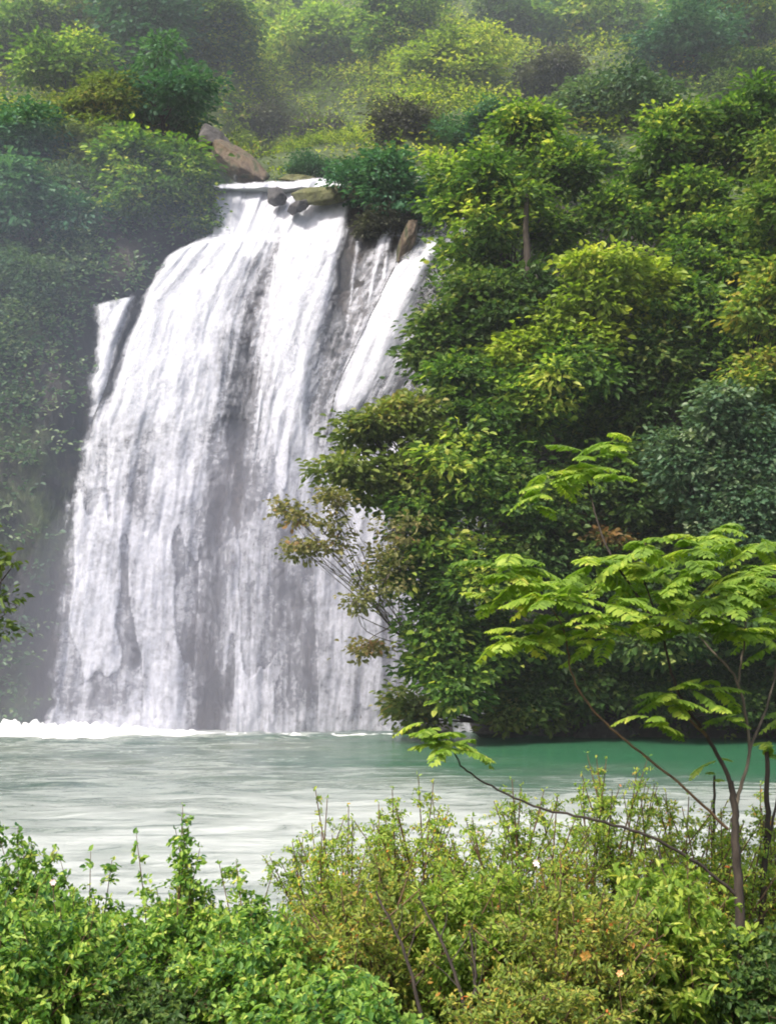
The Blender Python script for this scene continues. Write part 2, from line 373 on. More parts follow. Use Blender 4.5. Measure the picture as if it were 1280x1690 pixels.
# ------------------------------------------------------------------ waterfall
def fall_mat(name, c=(.57, .585, .655), soft=.44, fine=1.0):
    m, n, l, b = newmat(name)
    a = n.new('ShaderNodeAttribute'); a.attribute_name = 'flow'
    def tex(sx, sy, det, dist, sc_=1.0):
        mp = n.new('ShaderNodeMapping'); mp.inputs['Scale'].default_value = (sx * fine, sy * fine, 1)
        l.new(a.outputs['Vector'], mp.inputs[0]); return noise(n, l, sc_, det, .62, mp.outputs[0], dist)
    t3 = tex(7, 2.4, 5, .35)
    t1 = tex(20, .8, 7, .25)      # long streaks
    t2 = tex(30, 13.0, 8, .2)      # falling clumps
    sp = n.new('ShaderNodeSeparateXYZ'); l.new(a.outputs['Vector'], sp.inputs[0])
    mr = n.new('ShaderNodeMix'); mr.data_type = 'FLOAT'; mr.inputs[0].default_value = .5
    l.new(t1.outputs['Fac'], mr.inputs[2]); l.new(t2.outputs['Fac'], mr.inputs[3])
    m3 = n.new('ShaderNodeMix'); m3.data_type = 'FLOAT'; m3.inputs[0].default_value = .34
    l.new(mr.outputs[0], m3.inputs[2]); l.new(t3.outputs['Fac'], m3.inputs[3]); mr = m3
    st_ = n.new('ShaderNodeMapRange'); st_.inputs['From Min'].default_value = .30; st_.inputs['From Max'].default_value = .70; l.new(mr.outputs[0], st_.inputs[0])
    su = n.new('ShaderNodeMath'); su.operation = 'SUBTRACT'; l.new(sp.outputs['Z'], su.inputs[0]); l.new(st_.outputs[0], su.inputs[1])
    al = n.new('ShaderNodeMapRange'); al.interpolation_type = 'SMOOTHSTEP'
    al.inputs['From Min'].default_value = -soft; al.inputs['From Max'].default_value = soft; l.new(su.outputs[0], al.inputs[0])
    b.inputs['Base Color'].default_value = (*c, 1); b.inputs['Roughness'].default_value = .6
    b.inputs['Subsurface Weight'].default_value = 0
    l.new(al.outputs[0], b.inputs['Alpha'])
    tr = n.new('ShaderNodeBsdfTranslucent'); tr.inputs['Color'].default_value = (*c, 1)
    tp = n.new('ShaderNodeBsdfTransparent'); m1 = n.new('ShaderNodeMixShader'); l.new(al.outputs[0], m1.inputs[0]); l.new(tp.outputs[0], m1.inputs[1]); l.new(tr.outputs[0], m1.inputs[2])
    m2 = n.new('ShaderNodeMixShader'); m2.inputs[0].default_value = .25; l.new(b.outputs[0], m2.inputs[1]); l.new(m1.outputs[0], m2.inputs[2])
    l.new(m2.outputs[0], n['Material Output'].inputs['Surface'])
    bp = n.new('ShaderNodeBump'); bp.inputs['Strength'].default_value = .3; bp.inputs['Distance'].default_value = .3
    l.new(t2.outputs['Fac'], bp.inputs['Height']); l.new(bp.outputs[0], b.inputs['Normal'])
    return m
FALLM = fall_mat('falling_water')
FALLF = fall_mat('falling_spray', (.6, .61, .66), .5, 1.6)
def flowcoord(px, py):
    Lx = np.interp(py, [290, 385, 420, 500, 700, 1190], [335, 325, 290, 215, 138, 78])
    Cx = np.interp(py, [290, 380, 450, 540, 640, 900, 1200], [500, 455, 432, 407, 395, 352, 345])
    Rx = np.interp(py, [290, 420, 520, 670, 900, 1200], [740, 700, 640, 575, 545, 530])
    return np.where(px < Cx, (px - Lx) / (Cx - Lx), 1 + (px - Cx) / (Rx - Cx))
def thickness(px, py):
    wob = (vnoise(px * 0 + 5, py * .03, 21, 4) - .5) * 26
    e = left_edge(py) + wob * smooth(py, 430, 520)
    t = smooth(px - e, -4, 14 + 18 * smooth(py, 550, 900)) * .95
    t *= 1 - .20 * smooth(py, 540, 850)
    top = np.interp(px, [300, 345, 450, 480, 520, 595, 640, 650, 700, 800], [305, 304, 298, 299, 293, 292, 380, 345, 325, 300])
    t *= smooth(py - top, -2, 5)
    # the wet grey rock right of the main curtain
    face = smooth(px - np.interp(py, [290, 390, 420, 520, 600, 700, 800], [592, 566, 552, 534, 505, 500, 560]), -8, 12) * (1 - smooth(py, 640, 800))
    t = t * (1 - face) + .36 * face
    D = 0
    for pts, w, s in [
        ([(462, 375), (432, 450), (408, 540), (398, 640), (385, 760), (352, 900), (345, 1050), (345, 1200)], [6, 28, 38, 44, 42, 36, 32, 28], [.2, .65, .74, .7, .55, .5, .55, .6]),
        ([(600, 345), (600, 385), (575, 430), (560, 500)], [24, 22, 14, 10], [1, 1, .7, .3]),
        ([(650, 400), (640, 470), (612, 530), (585, 620)], [10, 12, 12, 10], [.35, .4, .35, .3]),
        ([(240, 465), (220, 520), (198, 575), (182, 640), (160, 690)], [9, 12, 12, 12, 9], [1, 1, .8, .5, .15]),
        ([(520, 800), (470, 900), (455, 1000), (450, 1120)], 14, [.15, .25, .25, .2]),
        ([(240, 720), (232, 830)], 38, .3), ([(205, 940), (225, 1080)], 32, .2), ([(500, 960), (520, 1120)], 40, .16)]:
        D = np.maximum(D, stroke(px, py, pts, w, s))
    t = t - D
    for pts, w, s in [
        ([(715, 405), (680, 440), (645, 510), (608, 600), (575, 665), (560, 700)], [18, 30, 36, 36, 28, 18], [1.1, 1.1, 1.1, 1.1, 1, .5]),
        ([(700, 330), (655, 350), (632, 390), (615, 460), (606, 520)], [9, 9, 8, 6, 5], [.95, .85, .8, .6, .4]),
        ([(640, 395), (634, 460)], 5, .6), ([(590, 400), (578, 500), (560, 600)], 4, .5),
        ([(455, 400), (447, 520), (432, 640), (415, 800)], 5, .7)]:
        t = np.maximum(t, stroke(px, py, pts, w, s))
    t += (vnoise(px * .012 + 3, py * .006 + 3, 23, 3) - .5) * .3 * smooth(py, 430, 620)
    t -= .09 * smooth(py, 560, 820)
    t -= .22 * (1 - smooth(py, 1150, 1205)) * smooth(py, 600, 900) * (vnoise(px * .02 + 8, py * .004 + 8, 29, 3) > .52)
    return t
def fall_sheet(name, px0, px1, py0, py1, mat, parent, off, tmod=0, seed=0, step=2.2, amp=1.0, mask=None, smul=1):
    pxs = np.arange(px0, px1 + step, step); pys = np.arange(py0, py1 + step, step)
    px, py = np.meshgrid(pxs, pys)
    Y = np.full(px.shape, 107.0)
    for _ in range(6):
        p = P(px, py, Y); Y = g_base(p[..., 0], p[..., 2]) if False else base_plain(p[..., 0], p[..., 2])
    fu = flowcoord(px, py); fv = (py - 300) / 100.0
    p = P(px, py, Y)
    relief = (vnoise(fu * 9 + 7, fv * .35 + 7, 31 + seed, 4) - .5) * 1.2 + (vnoise(fu * 8 + 3, fv * 1.6 + 3, 33 + seed, 5) - .5) * .9
    Y = Y - off + relief * amp - .6 * smooth(thickness(px, py), .3, 1)
    # ledge under the small upper tier
    Y -= .9 * smooth(py, 384, 400) * (1 - smooth(px, 470, 560))
    p = P(px, py, Y)
    t = (thickness(px, py) * smul + tmod)
    if mask is not None: t = np.where(mask(px, py), t, -1)
    t = np.clip(t, -1, 1.4)
    f = grid_faces(*px.shape)
    keep = t.ravel()[f].max(1) > -.35
    f = f[keep]
    used = np.unique(f); idx = np.full(px.size, -1); idx[used] = np.arange(len(used)); f = idx[f]
    fl = np.stack([fu, fv * 1.0, t], -1).reshape(-1, 3)[used]
    return mesh(name, p.reshape(-1, 3)[used], f[:, ::-1], mat, parent, attrs={'flow': fl}, origin=ORIG)
def base_plain(X, Z):
    Zc = np.clip(Z, 0, 60); return 105.5 + 8.5 * (Zc / 42) ** 2.4 - .9
ORIG = (-12.0, 104.0, 0.0)
wf = empty('waterfall', ORIG, 'tall white waterfall pouring down the dark cliff into the pool', 'waterfall')
def split_left(px, py): return px < np.interp(py, [480, 560, 650, 700], [232, 205, 172, 150])
def split_right(px, py): return px > np.interp(py, [300, 400, 430, 520, 640, 720, 1300], [720, 690, 655, 612, 555, 538, 538])
body = lambda px, py: ~(split_left(px, py) & (py > 470) & (py < 700)) & ~(split_right(px, py) & (py > 395) & (py < 720)) & (py > 388)
fall_sheet('curtain', 60, 800, 386, 1212, FALLM, wf, .3, mask=body)
fall_sheet('spray_veil', 60, 800, 400, 1212, FALLF, wf, 1.3, tmod=-.52, seed=5, amp=1.2, step=3, smul=1.0)
fall_sheet('upper_tier', 320, 800, 286, 392, FALLM, wf, .3, mask=lambda px, py: py <= 391)
fall_sheet('left_strand', 130, 250, 470, 704, FALLM, wf, .3, mask=lambda px, py: split_left(px, py) & (py > 468))
fall_sheet('right_strand', 530, 800, 390, 724, FALLM, wf, .35, tmod=.05, mask=lambda px, py: split_right(px, py))

# river surface feeding the lip
px, py = np.meshgrid(np.linspace(335, 600, 60), [0, 1])
xs = np.linspace(-17, -2.2, 60); ys = np.linspace(114.0, 125, 24); X, Y = np.meshgrid(xs, ys)
Z = ZT - .4 + (vnoise(X * .8 + 9, Y * .8 + 9, 41, 3) - .5) * .3 + (Y - 113) * .02
tag(mesh('river_water', np.stack([X, Y, Z], -1).reshape(-1, 3), grid_faces(*X.shape), POOL, attrs={'foam': np.full(X.size, .62)}), kind='structure')

# foam heaped where the fall lands
m, n, l, b = newmat('foam'); b.inputs['Base Color'].default_value = (.88, .90, .90, 1); b.inputs['Roughness'].default_value = .8
g = n.new('ShaderNodeNewGeometry'); ns = noise(n, l, 2.5, 8, .7, g.outputs['Position'])
bp = n.new('ShaderNodeBump'); bp.inputs['Strength'].default_value = .8; bp.inputs['Distance'].default_value = .3; l.new(ns.outputs['Fac'], bp.inputs['Height']); l.new(bp.outputs[0], b.inputs['Normal'])
FOAM = m
X, Y = np.meshgrid(np.linspace(-50, 2, 420), np.linspace(94, 107, 110))
hgt = np.interp(X, [-50, -30, -24, -18, -14, -10, 2], [1.0, 1.15, 1.25, .75, .45, .30, .22])
wid = np.interp(X, [-50, -24, -15, 2], [4.5, 4.5, 2.8, 1.6])
Z = .85 * hgt * np.exp(-((Y - 99.8) / wid) ** 2) * (.25 + 1.0 * vnoise(X * .9 + 3, Y * .7 + 3, 44, 5) + 1.6 * np.maximum(vnoise(X * 1.7 + 8, Y * 1.2 + 3, 45, 3) - .58, 0)) - .14
tag(mesh('foam', np.stack([X, Y, Z], -1).reshape(-1, 3), grid_faces(*X.shape), FOAM), label='churning white foam heaped at the foot of the falls', kind='stuff')

# ------------------------------------------------------------------ rocks
def rock(name, px, py, Y, r, mat, label, seed, rot=0, cat='rock'):
    c = P(px, py, Y); k1, k2 = 72, 44
    th, ph = np.meshgrid(np.linspace(0, 2 * np.pi, k1), np.linspace(0, np.pi, k2))
    d = np.stack([np.cos(th) * np.sin(ph), np.sin(th) * np.sin(ph), np.cos(ph)], -1)
    nn = vnoise(d[..., 0] * 1.6 + d[..., 1] * .7 + seed + 5, d[..., 2] * 1.6 + d[..., 1] * 1.1 + 5, seed, 4)
    rr_ = np.random.RandomState(seed); pn = nrm(rr_.normal(0, 1, (16, 3))); ph_ = rr_.uniform(.72, 1.05, 16)
    rad = np.min(np.where(d @ pn.T > .05, ph_ / np.maximum(d @ pn.T, .05), 9), -1); rad = np.minimum(rad, 1.35)
    v = d * (rad * (.82 + .36 * nn))[..., None] * np.array(r)
    cr, sr = math.cos(rot), math.sin(rot)
    v = np.stack([v[..., 0] * cr + v[..., 2] * sr, v[..., 1], -v[..., 0] * sr + v[..., 2] * cr], -1)
    return tag(mesh(name, (c + v).reshape(-1, 3), grid_faces(k2, k1)[:, ::-1], mat, origin=c), label, cat)
rock('rock_outcrop', 392, 272, 117.5, (3.3, 1.6, 1.15), ROCK_BROWN, 'bare brown slanting rock on the left bank above the lip', 3, .75)
rock('rock_outcrop', 352, 236, 120, (1.6, 1.6, 1.3), ROCK_DARK, 'dark purplish rock at the top of the brown outcrop', 4, .2)
rock('boulder', 458, 325, 113.3, (.8, .8, .65), ROCK_DARK, 'small dark boulder splitting the water at the lip', 6, .3)
rock('boulder', 528, 322, 113.0, (2.2, 1.1, .75), ROCK_MOSS, 'wide olive mossy boulder in the middle of the lip', 7, -.1)
rock('boulder', 493, 340, 112.6, (1.0, .9, .5), ROCK_DARK, 'low dark boulder just below the mossy one', 8, -.4)
rock('boulder', 497, 298, 118, (1.7, 1.0, .5), ROCK_MOSS, 'flat grassy stone at the river above the lip', 10, 0)
rock('boulder', 582, 315, 113.6, (.9, .8, .6), ROCK_MOSS, 'small pale stone at the right end of the lip', 12, 0)
rock('rock_outcrop', 674, 395, 111.4, (.5, 1.2, 2.2), ROCK_BROWN, 'brown rib of rock between the two right hand water strands', 13, .38)
for i, (x, y, Yd, r, lb) in enumerate([(868, 1165, 96, (.7, .7, 1.5), 'pale upright rock on the shaded shore under the trees'),
        (700, 1203, 99, (1.6, 1.2, .8), 'grey rock at the waterline beside the foot of the falls'),
        (815, 1204, 96, (1.8, 1.2, .7), 'low grey rock at the waterline under the hanging trees'),
        (1000, 1209, 95.5, (2.4, 1.2, .8), 'long dark rock at the waterline in deep shade')]):
    rock('rock', x, y, Yd, r, ROCK_DARK if i else rock_mat('rock_pale', [(.3, (.2, .2, .2)), (.6, (.5, .5, .48))], 1.5), lb, 20 + i)

# ------------------------------------------------------------------ scrub over cliff and hillside
def scatter(mask_fn, N, rmin=0, rmax=None):
    T = TER[rmin:rmax]; cx, cy = proj((T[:-1, :-1] + T[1:, 1:]) / 2)
    ar = np.linalg.norm(np.cross(T[:-1, 1:] - T[:-1, :-1], T[1:, :-1] - T[:-1, :-1]), axis=-1)
    w = (np.clip(mask_fn(cx, cy), 0, 1) * ar).ravel(); cum = np.cumsum(w); k = np.searchsorted(cum, rng.random(N) * cum[-1])
    i, j = np.unravel_index(np.minimum(k, w.size - 1), ar.shape)
    u = rng.random((N, 1)); v = rng.random((N, 1))
    p = T[i, j] * (1 - u) * (1 - v) + T[i + 1, j] * u * (1 - v) + T[i, j + 1] * (1 - u) * v + T[i + 1, j + 1] * u * v
    nn = nrm(np.cross(T[i, j + 1] - T[i, j], T[i + 1, j] - T[i, j])); nn = np.where((nn[:, 1:2] > 0), -nn, nn)
    return p, nn
class RNG:
    """thin wrapper giving the legacy names used by the leaf builders"""
    def __init__(s, seed): s.r = np.random.RandomState(seed)
    def rand(s, *a): return s.r.rand(*a)
    def normal(s, *a): return s.r.normal(*a)
    def integers(s, a, b, n=None): return s.r.randint(a, b, n)
    def random(s, sh=None): return s.r.random_sample(sh)
    def uniform(s, a, b, n=None): return s.r.uniform(a, b, n)
rng = RNG(5)
inframe = lambda x, y: ((x > -500) & (x < 1700) & (y > -260) & (y < 1230)).astype(float)
def scrub(name, fn, N, mat, label, n=14, sr=.75, L=.42, Wd=.26, lift=.7, rmin=0, rmax=None):
    p, nn = scatter(fn, N, rmin, rmax)
    bumps = vnoise(p[:, 0] * .28 + 50, p[:, 1] * .2 + p[:, 2] * .25 + 50, 51, 3)
    out = nrm(nn + [0, 0, .8])
    c = p + out * (lift * (.1 + rng.rand(len(p), 1)) + (np.maximum(bumps - .42, 0) * 9)[:, None] * lift)
    v, f, t = sprigs(c, out, rng, n, sr, L, Wd, .5)
    return tag(mesh(name, v, f, mat, attrs={'tint': t}, smooth_=False), label=label, kind='stuff')
openg = lambda x, y: 1 - stroke(x, y, [(400, 235), (560, 222)], 16, .9)
bright = lambda x, y: inframe(x, y) * np.clip(.12 + stroke(x, y, [(360, 130), (600, 120), (800, 110)], [70, 90, 90], 1) + stroke(x, y, [(20, 20), (200, 30)], 80, .6) + stroke(x, y, [(900, 60), (1200, 60)], 120, .25) + stroke(x, y, [(-600, 0), (-100, 50)], 150, .5) + stroke(x, y, [(1300, 0), (1700, 60)], 200, .5), 0, 1) * (y < 300)
scrub('hillside_scrub', bright, 10000, LM['yellow'], 'pale yellow green scrub covering the sunlit hillside above the falls', rmin=172, lift=.6)
midg = lambda x, y: inframe(x, y) * (y < 420) * .8 * (1 - .7 * stroke(x, y, [(400, 225), (640, 215)], 25, 1))
scrub('hillside_undergrowth', midg, 8000, LM['olive'], 'mid green undergrowth spread over the hillside between the trees', rmin=172, lift=.5)
cl = lambda x, y: inframe(x, y) * ((x < left_edge(y) - 22 * smooth(y, 300, 420)) * np.clip(1.25 - smooth(y, 480, 760) * 1.0 , 0, 1) * (1 - .9 * stroke(x, y, [(150, 330), (190, 420), (260, 400)], [25, 30, 25], 1)) * (1 - .7 * stroke(x, y, [(150, 500), (110, 640), (90, 900)], [30, 30, 40], 1)))
scrub('cliff_creepers', cl, 3600, LM['grey'], 'dusky grey green creepers hanging over the left cliff', rmax=176, lift=.45)
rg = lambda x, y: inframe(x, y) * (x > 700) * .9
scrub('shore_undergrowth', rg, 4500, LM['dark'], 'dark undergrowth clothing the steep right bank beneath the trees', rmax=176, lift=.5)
gr = lambda x, y: np.clip(stroke(x, y, [(395, 238), (470, 232), (560, 222), (600, 226)], [9, 12, 11, 6], 1.2), 0, 1) * (y < 262)
scrub('grass', gr, 1500, LM['yellow'], 'yellow green grassy strip just above the river at the lip', n=12, sr=.4, L=.5, Wd=.12, lift=.15, rmin=176)

# ------------------------------------------------------------------ trees
def limb_set(base, lobes, rng, r0, mb, spread=.5):
    cs = np.array([c for c, _ in lobes]); top = cs.mean(0)
    fork = base + (top - base) * np.array([.75, .75, .55])
    tr = curve([base - [0, 0, .4], base + (fork - base) * .5 + rng.normal(0, .06, 3) * np.linalg.norm(fork - base) * .4, fork, top + (fork - top) * .2], 6)
    k = len(tr); mb.tube(tr, np.linspace(r0, r0 * .4, k), 8)
    limbs = MB()
    for c, r in lobes:
        s = tr[rng.integers(k // 3, k - 2)]
        mid = (s + c) / 2 + rng.normal(0, .3, 3) * min(2, np.linalg.norm(c - s) * .2)
        q = curve([s, mid, c], 5); limbs.tube(q, np.linspace(r0 * .36, r0 * .10, len(q)), 6)
        for _ in range(5):
            e = c + nrm(rng.normal(0, 1, 3)) * np.array(r) * .8
            s2 = q[rng.integers(len(q) // 2, len(q))]
            limbs.tube(curve([s2, (s2 + e) / 2 + rng.normal(0, .1, 3), e], 3), np.linspace(r0 * .12, r0 * .03, 7), 5)
    return limbs
def build_tree(name, label, lobes, base, mat, seed, dens=2.2, n=13, sr=.55, L=.42, Wd=.24, r0=.3, gap=.33, bk=None, cat='tree', group=None, flat=.35, vary=.5, up=.9):
    rng = RNG(seed); base = np.asarray(base, float)
    root = empty(name, base, label, cat, group)
    mb = MB(); lb = limb_set(base, lobes, rng, r0, mb)
    if name == 'bank_tree':
        for c, r in lobes[::3]:
            for _ in range(3):
                u = nrm(rng.normal(0, 1, 3) + [0, -.6, .2]); e = np.asarray(c) + u * np.array(r) * 1.12
                lb.tube(curve([c, np.asarray(c) + u * np.array(r) * .6 + rng.normal(0, .15, 3), e], 3), np.linspace(.05, .015, 7), 5)
    mb.build('trunk', bk or BARK_D, root, origin=base); lb.build('limbs', bk or BARK_D, root, origin=base)
    parts = []
    for i, (c, r) in enumerate(lobes):
        p, u = lobe_points(np.asarray(c), r, rng, dens, gap, seed + i * 7)
        parts.append(sprigs(p, u, rng, n, sr, L * rng.uniform(.8, 1.2), Wd * rng.uniform(.8, 1.2), flat, up, np.clip(rng.rand(len(p)) * (1 - vary) + vary * rng.rand(), 0, 1)))
    v, f, t = leafcat(parts)
    mesh('crown', v, f, mat, root, attrs={'tint': t}, smooth_=False, origin=base)
    return root

# ---- hillside trees: a few kinds, copied
def proto(seed, mat, tall):
    rng = RNG(seed); lobes = []
    for _ in range(13):
        a = rng.uniform(0, 6.28); rr = rng.uniform(.6, 3.1)
        lobes.append((np.array([math.cos(a) * rr, math.sin(a) * rr, rng.uniform(.8, 5.0 - .5 * rr) * tall]), np.array([1.1, 1.1, 1.1 * (.5 + .5 * tall)]) * rng.uniform(.5, 1.4)))
    return lobes
KIND = {}
hill = [  # px, py, radius px, kind, tall, label
 (40, 70, 75, 'mid', 1.0, 'green bushy tree in the top left corner of the hillside'),
 (145, 50, 60, 'olive', 1.0, 'olive rounded tree near the top edge, left of the tall dark trees'),
 (212, 95, 80, 'teal', 1.8, 'tall blue green tree on the hillside, left one of two dark ones'),
 (285, 80, 80, 'teal', 1.9, 'tall dark blue green tree rising to the top edge above the left cliff'),
 (275, 190, 75, 'teal', 1.4, 'big dusky blue green tree standing just above the left cliff'),
 (95, 160, 68, 'mid', 1.3, 'green tree on the left hillside below the corner tree'),
 (180, 190, 55, 'olive', 1.0, 'small olive tree between two green ones on the left hillside'),
 (25, 230, 70, 'teal', 1.0, 'round blue green tree at the left edge above the cliff'),
 (55, 340, 75, 'teal', 1.0, 'broad blue green tree hanging on the left cliff at the frame edge'),
 (60, 440, 62, 'grey', .8, 'low grey green bush on the left cliff face below the broad tree'),
 (215, 300, 72, 'mid', 1.0, 'leafy green tree leaning over the left rim of the falls'),
 (295, 330, 55, 'mid', 1.2, 'green bush hanging beside the upper tier of the falls'),
 (130, 250, 55, 'olive', .9, 'small brownish green shrub midway up the left hillside'),
 (355, 60, 55, 'mid', 1.0, 'light green tree right of the tall dark trees'),
 (430, 75, 60, 'yellow', .9, 'yellow green spreading bush near the top, left of the bright tree'),
 (530, 75, 72, 'fresh', .9, 'bright green tree in the upper middle of the hillside'),
 (460, 20, 50, 'mid', 1.0, 'green tree cut by the top edge left of the bright tree'),
 (640, 50, 55, 'mid', 1.0, 'mid green tree near the top edge between bright and dark ones'),
 (700, 25, 42, 'dark', 1.0, 'small dark tree at the top edge above the falls'),
 (755, 105, 62, 'yellow', .8, 'yellow green bush on the hillside right of the falls'),
 (830, 60, 55, 'dark', 1.0, 'dark round tree near the top edge right of centre'),
 (905, 45, 60, 'teal', 1.1, 'blue green tree at the top edge beside the dark round one'),
 (905, 120, 55, 'purple', .7, 'dusky brown scrubby bush on the right hillside'),
 (1010, 60, 75, 'mid', 1.0, 'large green tree at the top right of the hillside'),
 (1040, 160, 70, 'grey', 1.1, 'grey green tree just behind the near right hand trees'),
 (1130, 70, 65, 'teal', 1.0, 'blue green tree near the top edge, left of the corner tree'),
 (1210, 135, 50, 'dark', 1.0, 'very dark tree behind the upper right foreground crowns'),
 (1230, 45, 75, 'mid', 1.0, 'green tree in the top right corner of the hillside'),
 (965, 235, 60, 'grey', .9, 'sparse greyish shrub between two crowns of the right bank'),
 (455, 190, 62, 'purple', .55, 'low dusky purple brown shrub on the slope above the lip'),
 (520, 198, 45, 'purple', .55, 'small dark shrub at the right end of the dusky shrub'),
 (655, 205, 65, 'purple', .9, 'dusky shrub on the slope right of the grassy strip'),
 (520, 268, 50, 'teal', .6, 'low blue green bush right behind the lip of the falls'),
 (585, 262, 48, 'mid', .6, 'low green bush above the right end of the lip'),
 (645, 300, 88, 'teal', .9, 'dark blue green bush overhanging the notch right of the lip'),
 (632, 352, 52, 'purple', .7, 'dark shaded shrub in the notch beside the falls'),
 (448, 278, 20, 'mid', .6, 'tiny green bush at the right foot of the bare brown rock'),
 (338, 262, 26, 'olive', .7, 'small olive bush at the left foot of the bare brown rock'),
 (405, 215, 22, 'olive', .6, 'small olive bush growing over the top of the brown rock'),
 (790, 200, 60, 'teal', .8, 'blue green bush behind the tree with the straight trunk'),
]
for i, (px, py, rp, kind, tall, lb) in enumerate(hill):
    rmin = 176 if py < 280 else 60
    b_ = terrain_at(px, py + rp * .75, rmin).copy()
    key = (kind, round(tall * 2))
    scl = rp * (1.3 if py < 180 or px < 340 else .95) * b_[1] / FPX / 3.3
    if key not in KIND:
        r_ = build_tree('hillside_tree', lb, proto(100 + i, kind, tall), (0, 0, 0), LM[kind], 100 + i, dens=1.8, n=24, sr=.55, L=.36, Wd=.23, vary=.6, r0=.18, gap=.30, group='trees and bushes on the far hillside', flat=.25, up=1.2)
        KIND[key] = r_; root = r_
    else:
        s = KIND[key]; root = s.copy(); col.objects.link(root)
        for ch in list(s.children):
            c = ch.copy(); col.objects.link(c); c.parent = root
    root['label'] = lb; root['category'] = 'bush' if ('bush' in lb or 'shrub' in lb) else 'tree'
    root.location = b_ - [0, 0, .5]; root.rotation_euler = (0, 0, i * 1.7); root.scale = (scl,) * 3

# ---- right bank trees
def bank_tree(label, Yd, lob, mat, seed, h=7.0, dx=0.0, r0=.28, **kw):
    kw = {**dict(vary=.45, dens=1.45, n=24, sr=.62, L=.46, Wd=.28, flat=.38, gap=.36, up=.8), **kw}
    rg_ = RNG(seed + 900); lobes = []
    for (px, py, rp) in lob:
        yy = Yd + rg_.uniform(-1.6, 1.6); rr = rp * yy / FPX
        lobes.append((P(px, py, yy), np.array([rr * .85, rr * .8, rr * .7])))
        for _ in range(3):       # smaller lobes break up each big one
            a = rg_.uniform(0, 6.28); k = rg_.uniform(.4, .6)
            lobes.append((P(px + math.cos(a) * rp * .62, py + math.sin(a) * rp * .6, yy - rg_.uniform(.2, 1.8)), np.array([rr, rr, rr * .7]) * k))
    c = np.mean([q for q, _ in lobes], 0); zb = max(min(q[2] for q, _ in lobes) - h * .5, 0.1)
    xb = c[0] + dx
    if xb < 9: xb = 9 + .2 * xb
    base = (xb, float(g_rock(np.array(xb), np.array(zb))) - .1, zb)
    return build_tree('bank_tree', label, lobes, base, LM[mat], seed, r0=r0, group='trees crowding the right bank', **kw)
Ts = [
 ('dark green tree with bare straight trunk showing, top of the near right crowns', 93, [(865, 235, 62), (765, 290, 68), (915, 285, 60), (820, 330, 62), (728, 335, 34), (765, 440, 46), (920, 400, 45), (790, 390, 50)], 'mid', 201, {}),
 ('green tree with reddish tips at the upper right', 94, [(1120, 225, 52), (1190, 260, 70), (1090, 320, 70), (1250, 190, 60), (1150, 340, 62), (1020, 350, 45)], 'mid', 202, {}),
 ('yellow green rounded crown in the middle of the right bank', 88, [(1000, 460, 62), (1075, 480, 60), (920, 540, 62), (990, 540, 55), (870, 590, 50)], 'yellow', 203, {}),
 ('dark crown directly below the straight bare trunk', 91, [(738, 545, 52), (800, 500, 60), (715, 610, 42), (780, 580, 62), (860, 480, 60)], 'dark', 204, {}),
 ('mid green crown high on the right edge side', 91, [(1180, 420, 78), (1260, 400, 75), (1130, 530, 72), (1210, 520, 70)], 'mid', 205, {}),
 ('yellowing crown cut by the right frame edge', 84, [(1262, 520, 46), (1245, 615, 44), (1282, 470, 46), (1285, 660, 40)], 'autumn', 206, dict(dens=1.6)),
 ('yellow tipped crown at the upper right frame edge', 87, [(1275, 250, 45), (1285, 330, 45)], 'autumn', 216, dict(dens=1.4)),
 ('olive green tree reaching left in front of the falls', 87, [(612, 722, 42), (690, 705, 55), (568, 785, 36), (645, 800, 62), (705, 790, 60)], 'olive', 207, {}),
 ('leafy green crown in the centre of the right bank', 87, [(785, 640, 66), (865, 670, 66), (950, 620, 62), (800, 720, 55)], 'mid', 208, {}),
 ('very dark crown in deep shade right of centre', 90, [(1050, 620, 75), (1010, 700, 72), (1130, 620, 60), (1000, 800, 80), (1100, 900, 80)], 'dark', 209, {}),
 ('green tree whose foliage falls in steps toward the pool', 86, [(760, 770, 60), (720, 860, 72), (820, 810, 60), (700, 960, 60), (790, 930, 62)], 'mid', 210, {}),
 ('grey green small leaved tree at the right edge', 84, [(1190, 700, 66), (1245, 760, 70), (1150, 800, 66), (1210, 860, 72), (1130, 740, 50), (1275, 850, 60)], 'grey', 211, dict(L=.38, Wd=.24, n=22)),
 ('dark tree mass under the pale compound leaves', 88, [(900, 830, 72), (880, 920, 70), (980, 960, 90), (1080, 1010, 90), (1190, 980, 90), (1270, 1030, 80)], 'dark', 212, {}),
 ('small rusty leaved shrub in the shade of the right bank', 87.5, [(960, 885, 38), (1010, 900, 30)], 'rust', 213, dict(h=4)),
 ('green tree hanging low over the water beside the falls', 87, [(715, 1030, 50), (750, 1090, 50), (705, 1100, 32), (800, 1060, 55), (750, 1150, 30)], 'mid', 214, {}),
 ('dry brown leaved tree stretching bare twigs across the falls', 84, [(560, 880, 38), (625, 930, 46), (480, 845, 24), (500, 912, 26), (605, 990, 30), (540, 835, 28), (650, 870, 44), (600, 1078, 18)], 'brown', 215, dict(dens=.8, gap=.44, n=11, L=.34, Wd=.24, sr=.42, bk=BARK_L, r0=.11)),
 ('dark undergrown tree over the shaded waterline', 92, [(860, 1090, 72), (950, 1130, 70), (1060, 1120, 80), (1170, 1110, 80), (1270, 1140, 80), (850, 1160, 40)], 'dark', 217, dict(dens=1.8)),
 ('thin olive shrub drooping to the waterline beside the falls', 92, [(670, 1150, 32), (700, 1178, 26), (830, 1170, 30), (900, 1180, 30)], 'olive', 218, dict(dens=1.0, gap=.4, h=4)),
]
for lb, Yd, lob, mat, seed, kw in Ts: bank_tree(lb, Yd, lob, mat, seed, **kw)
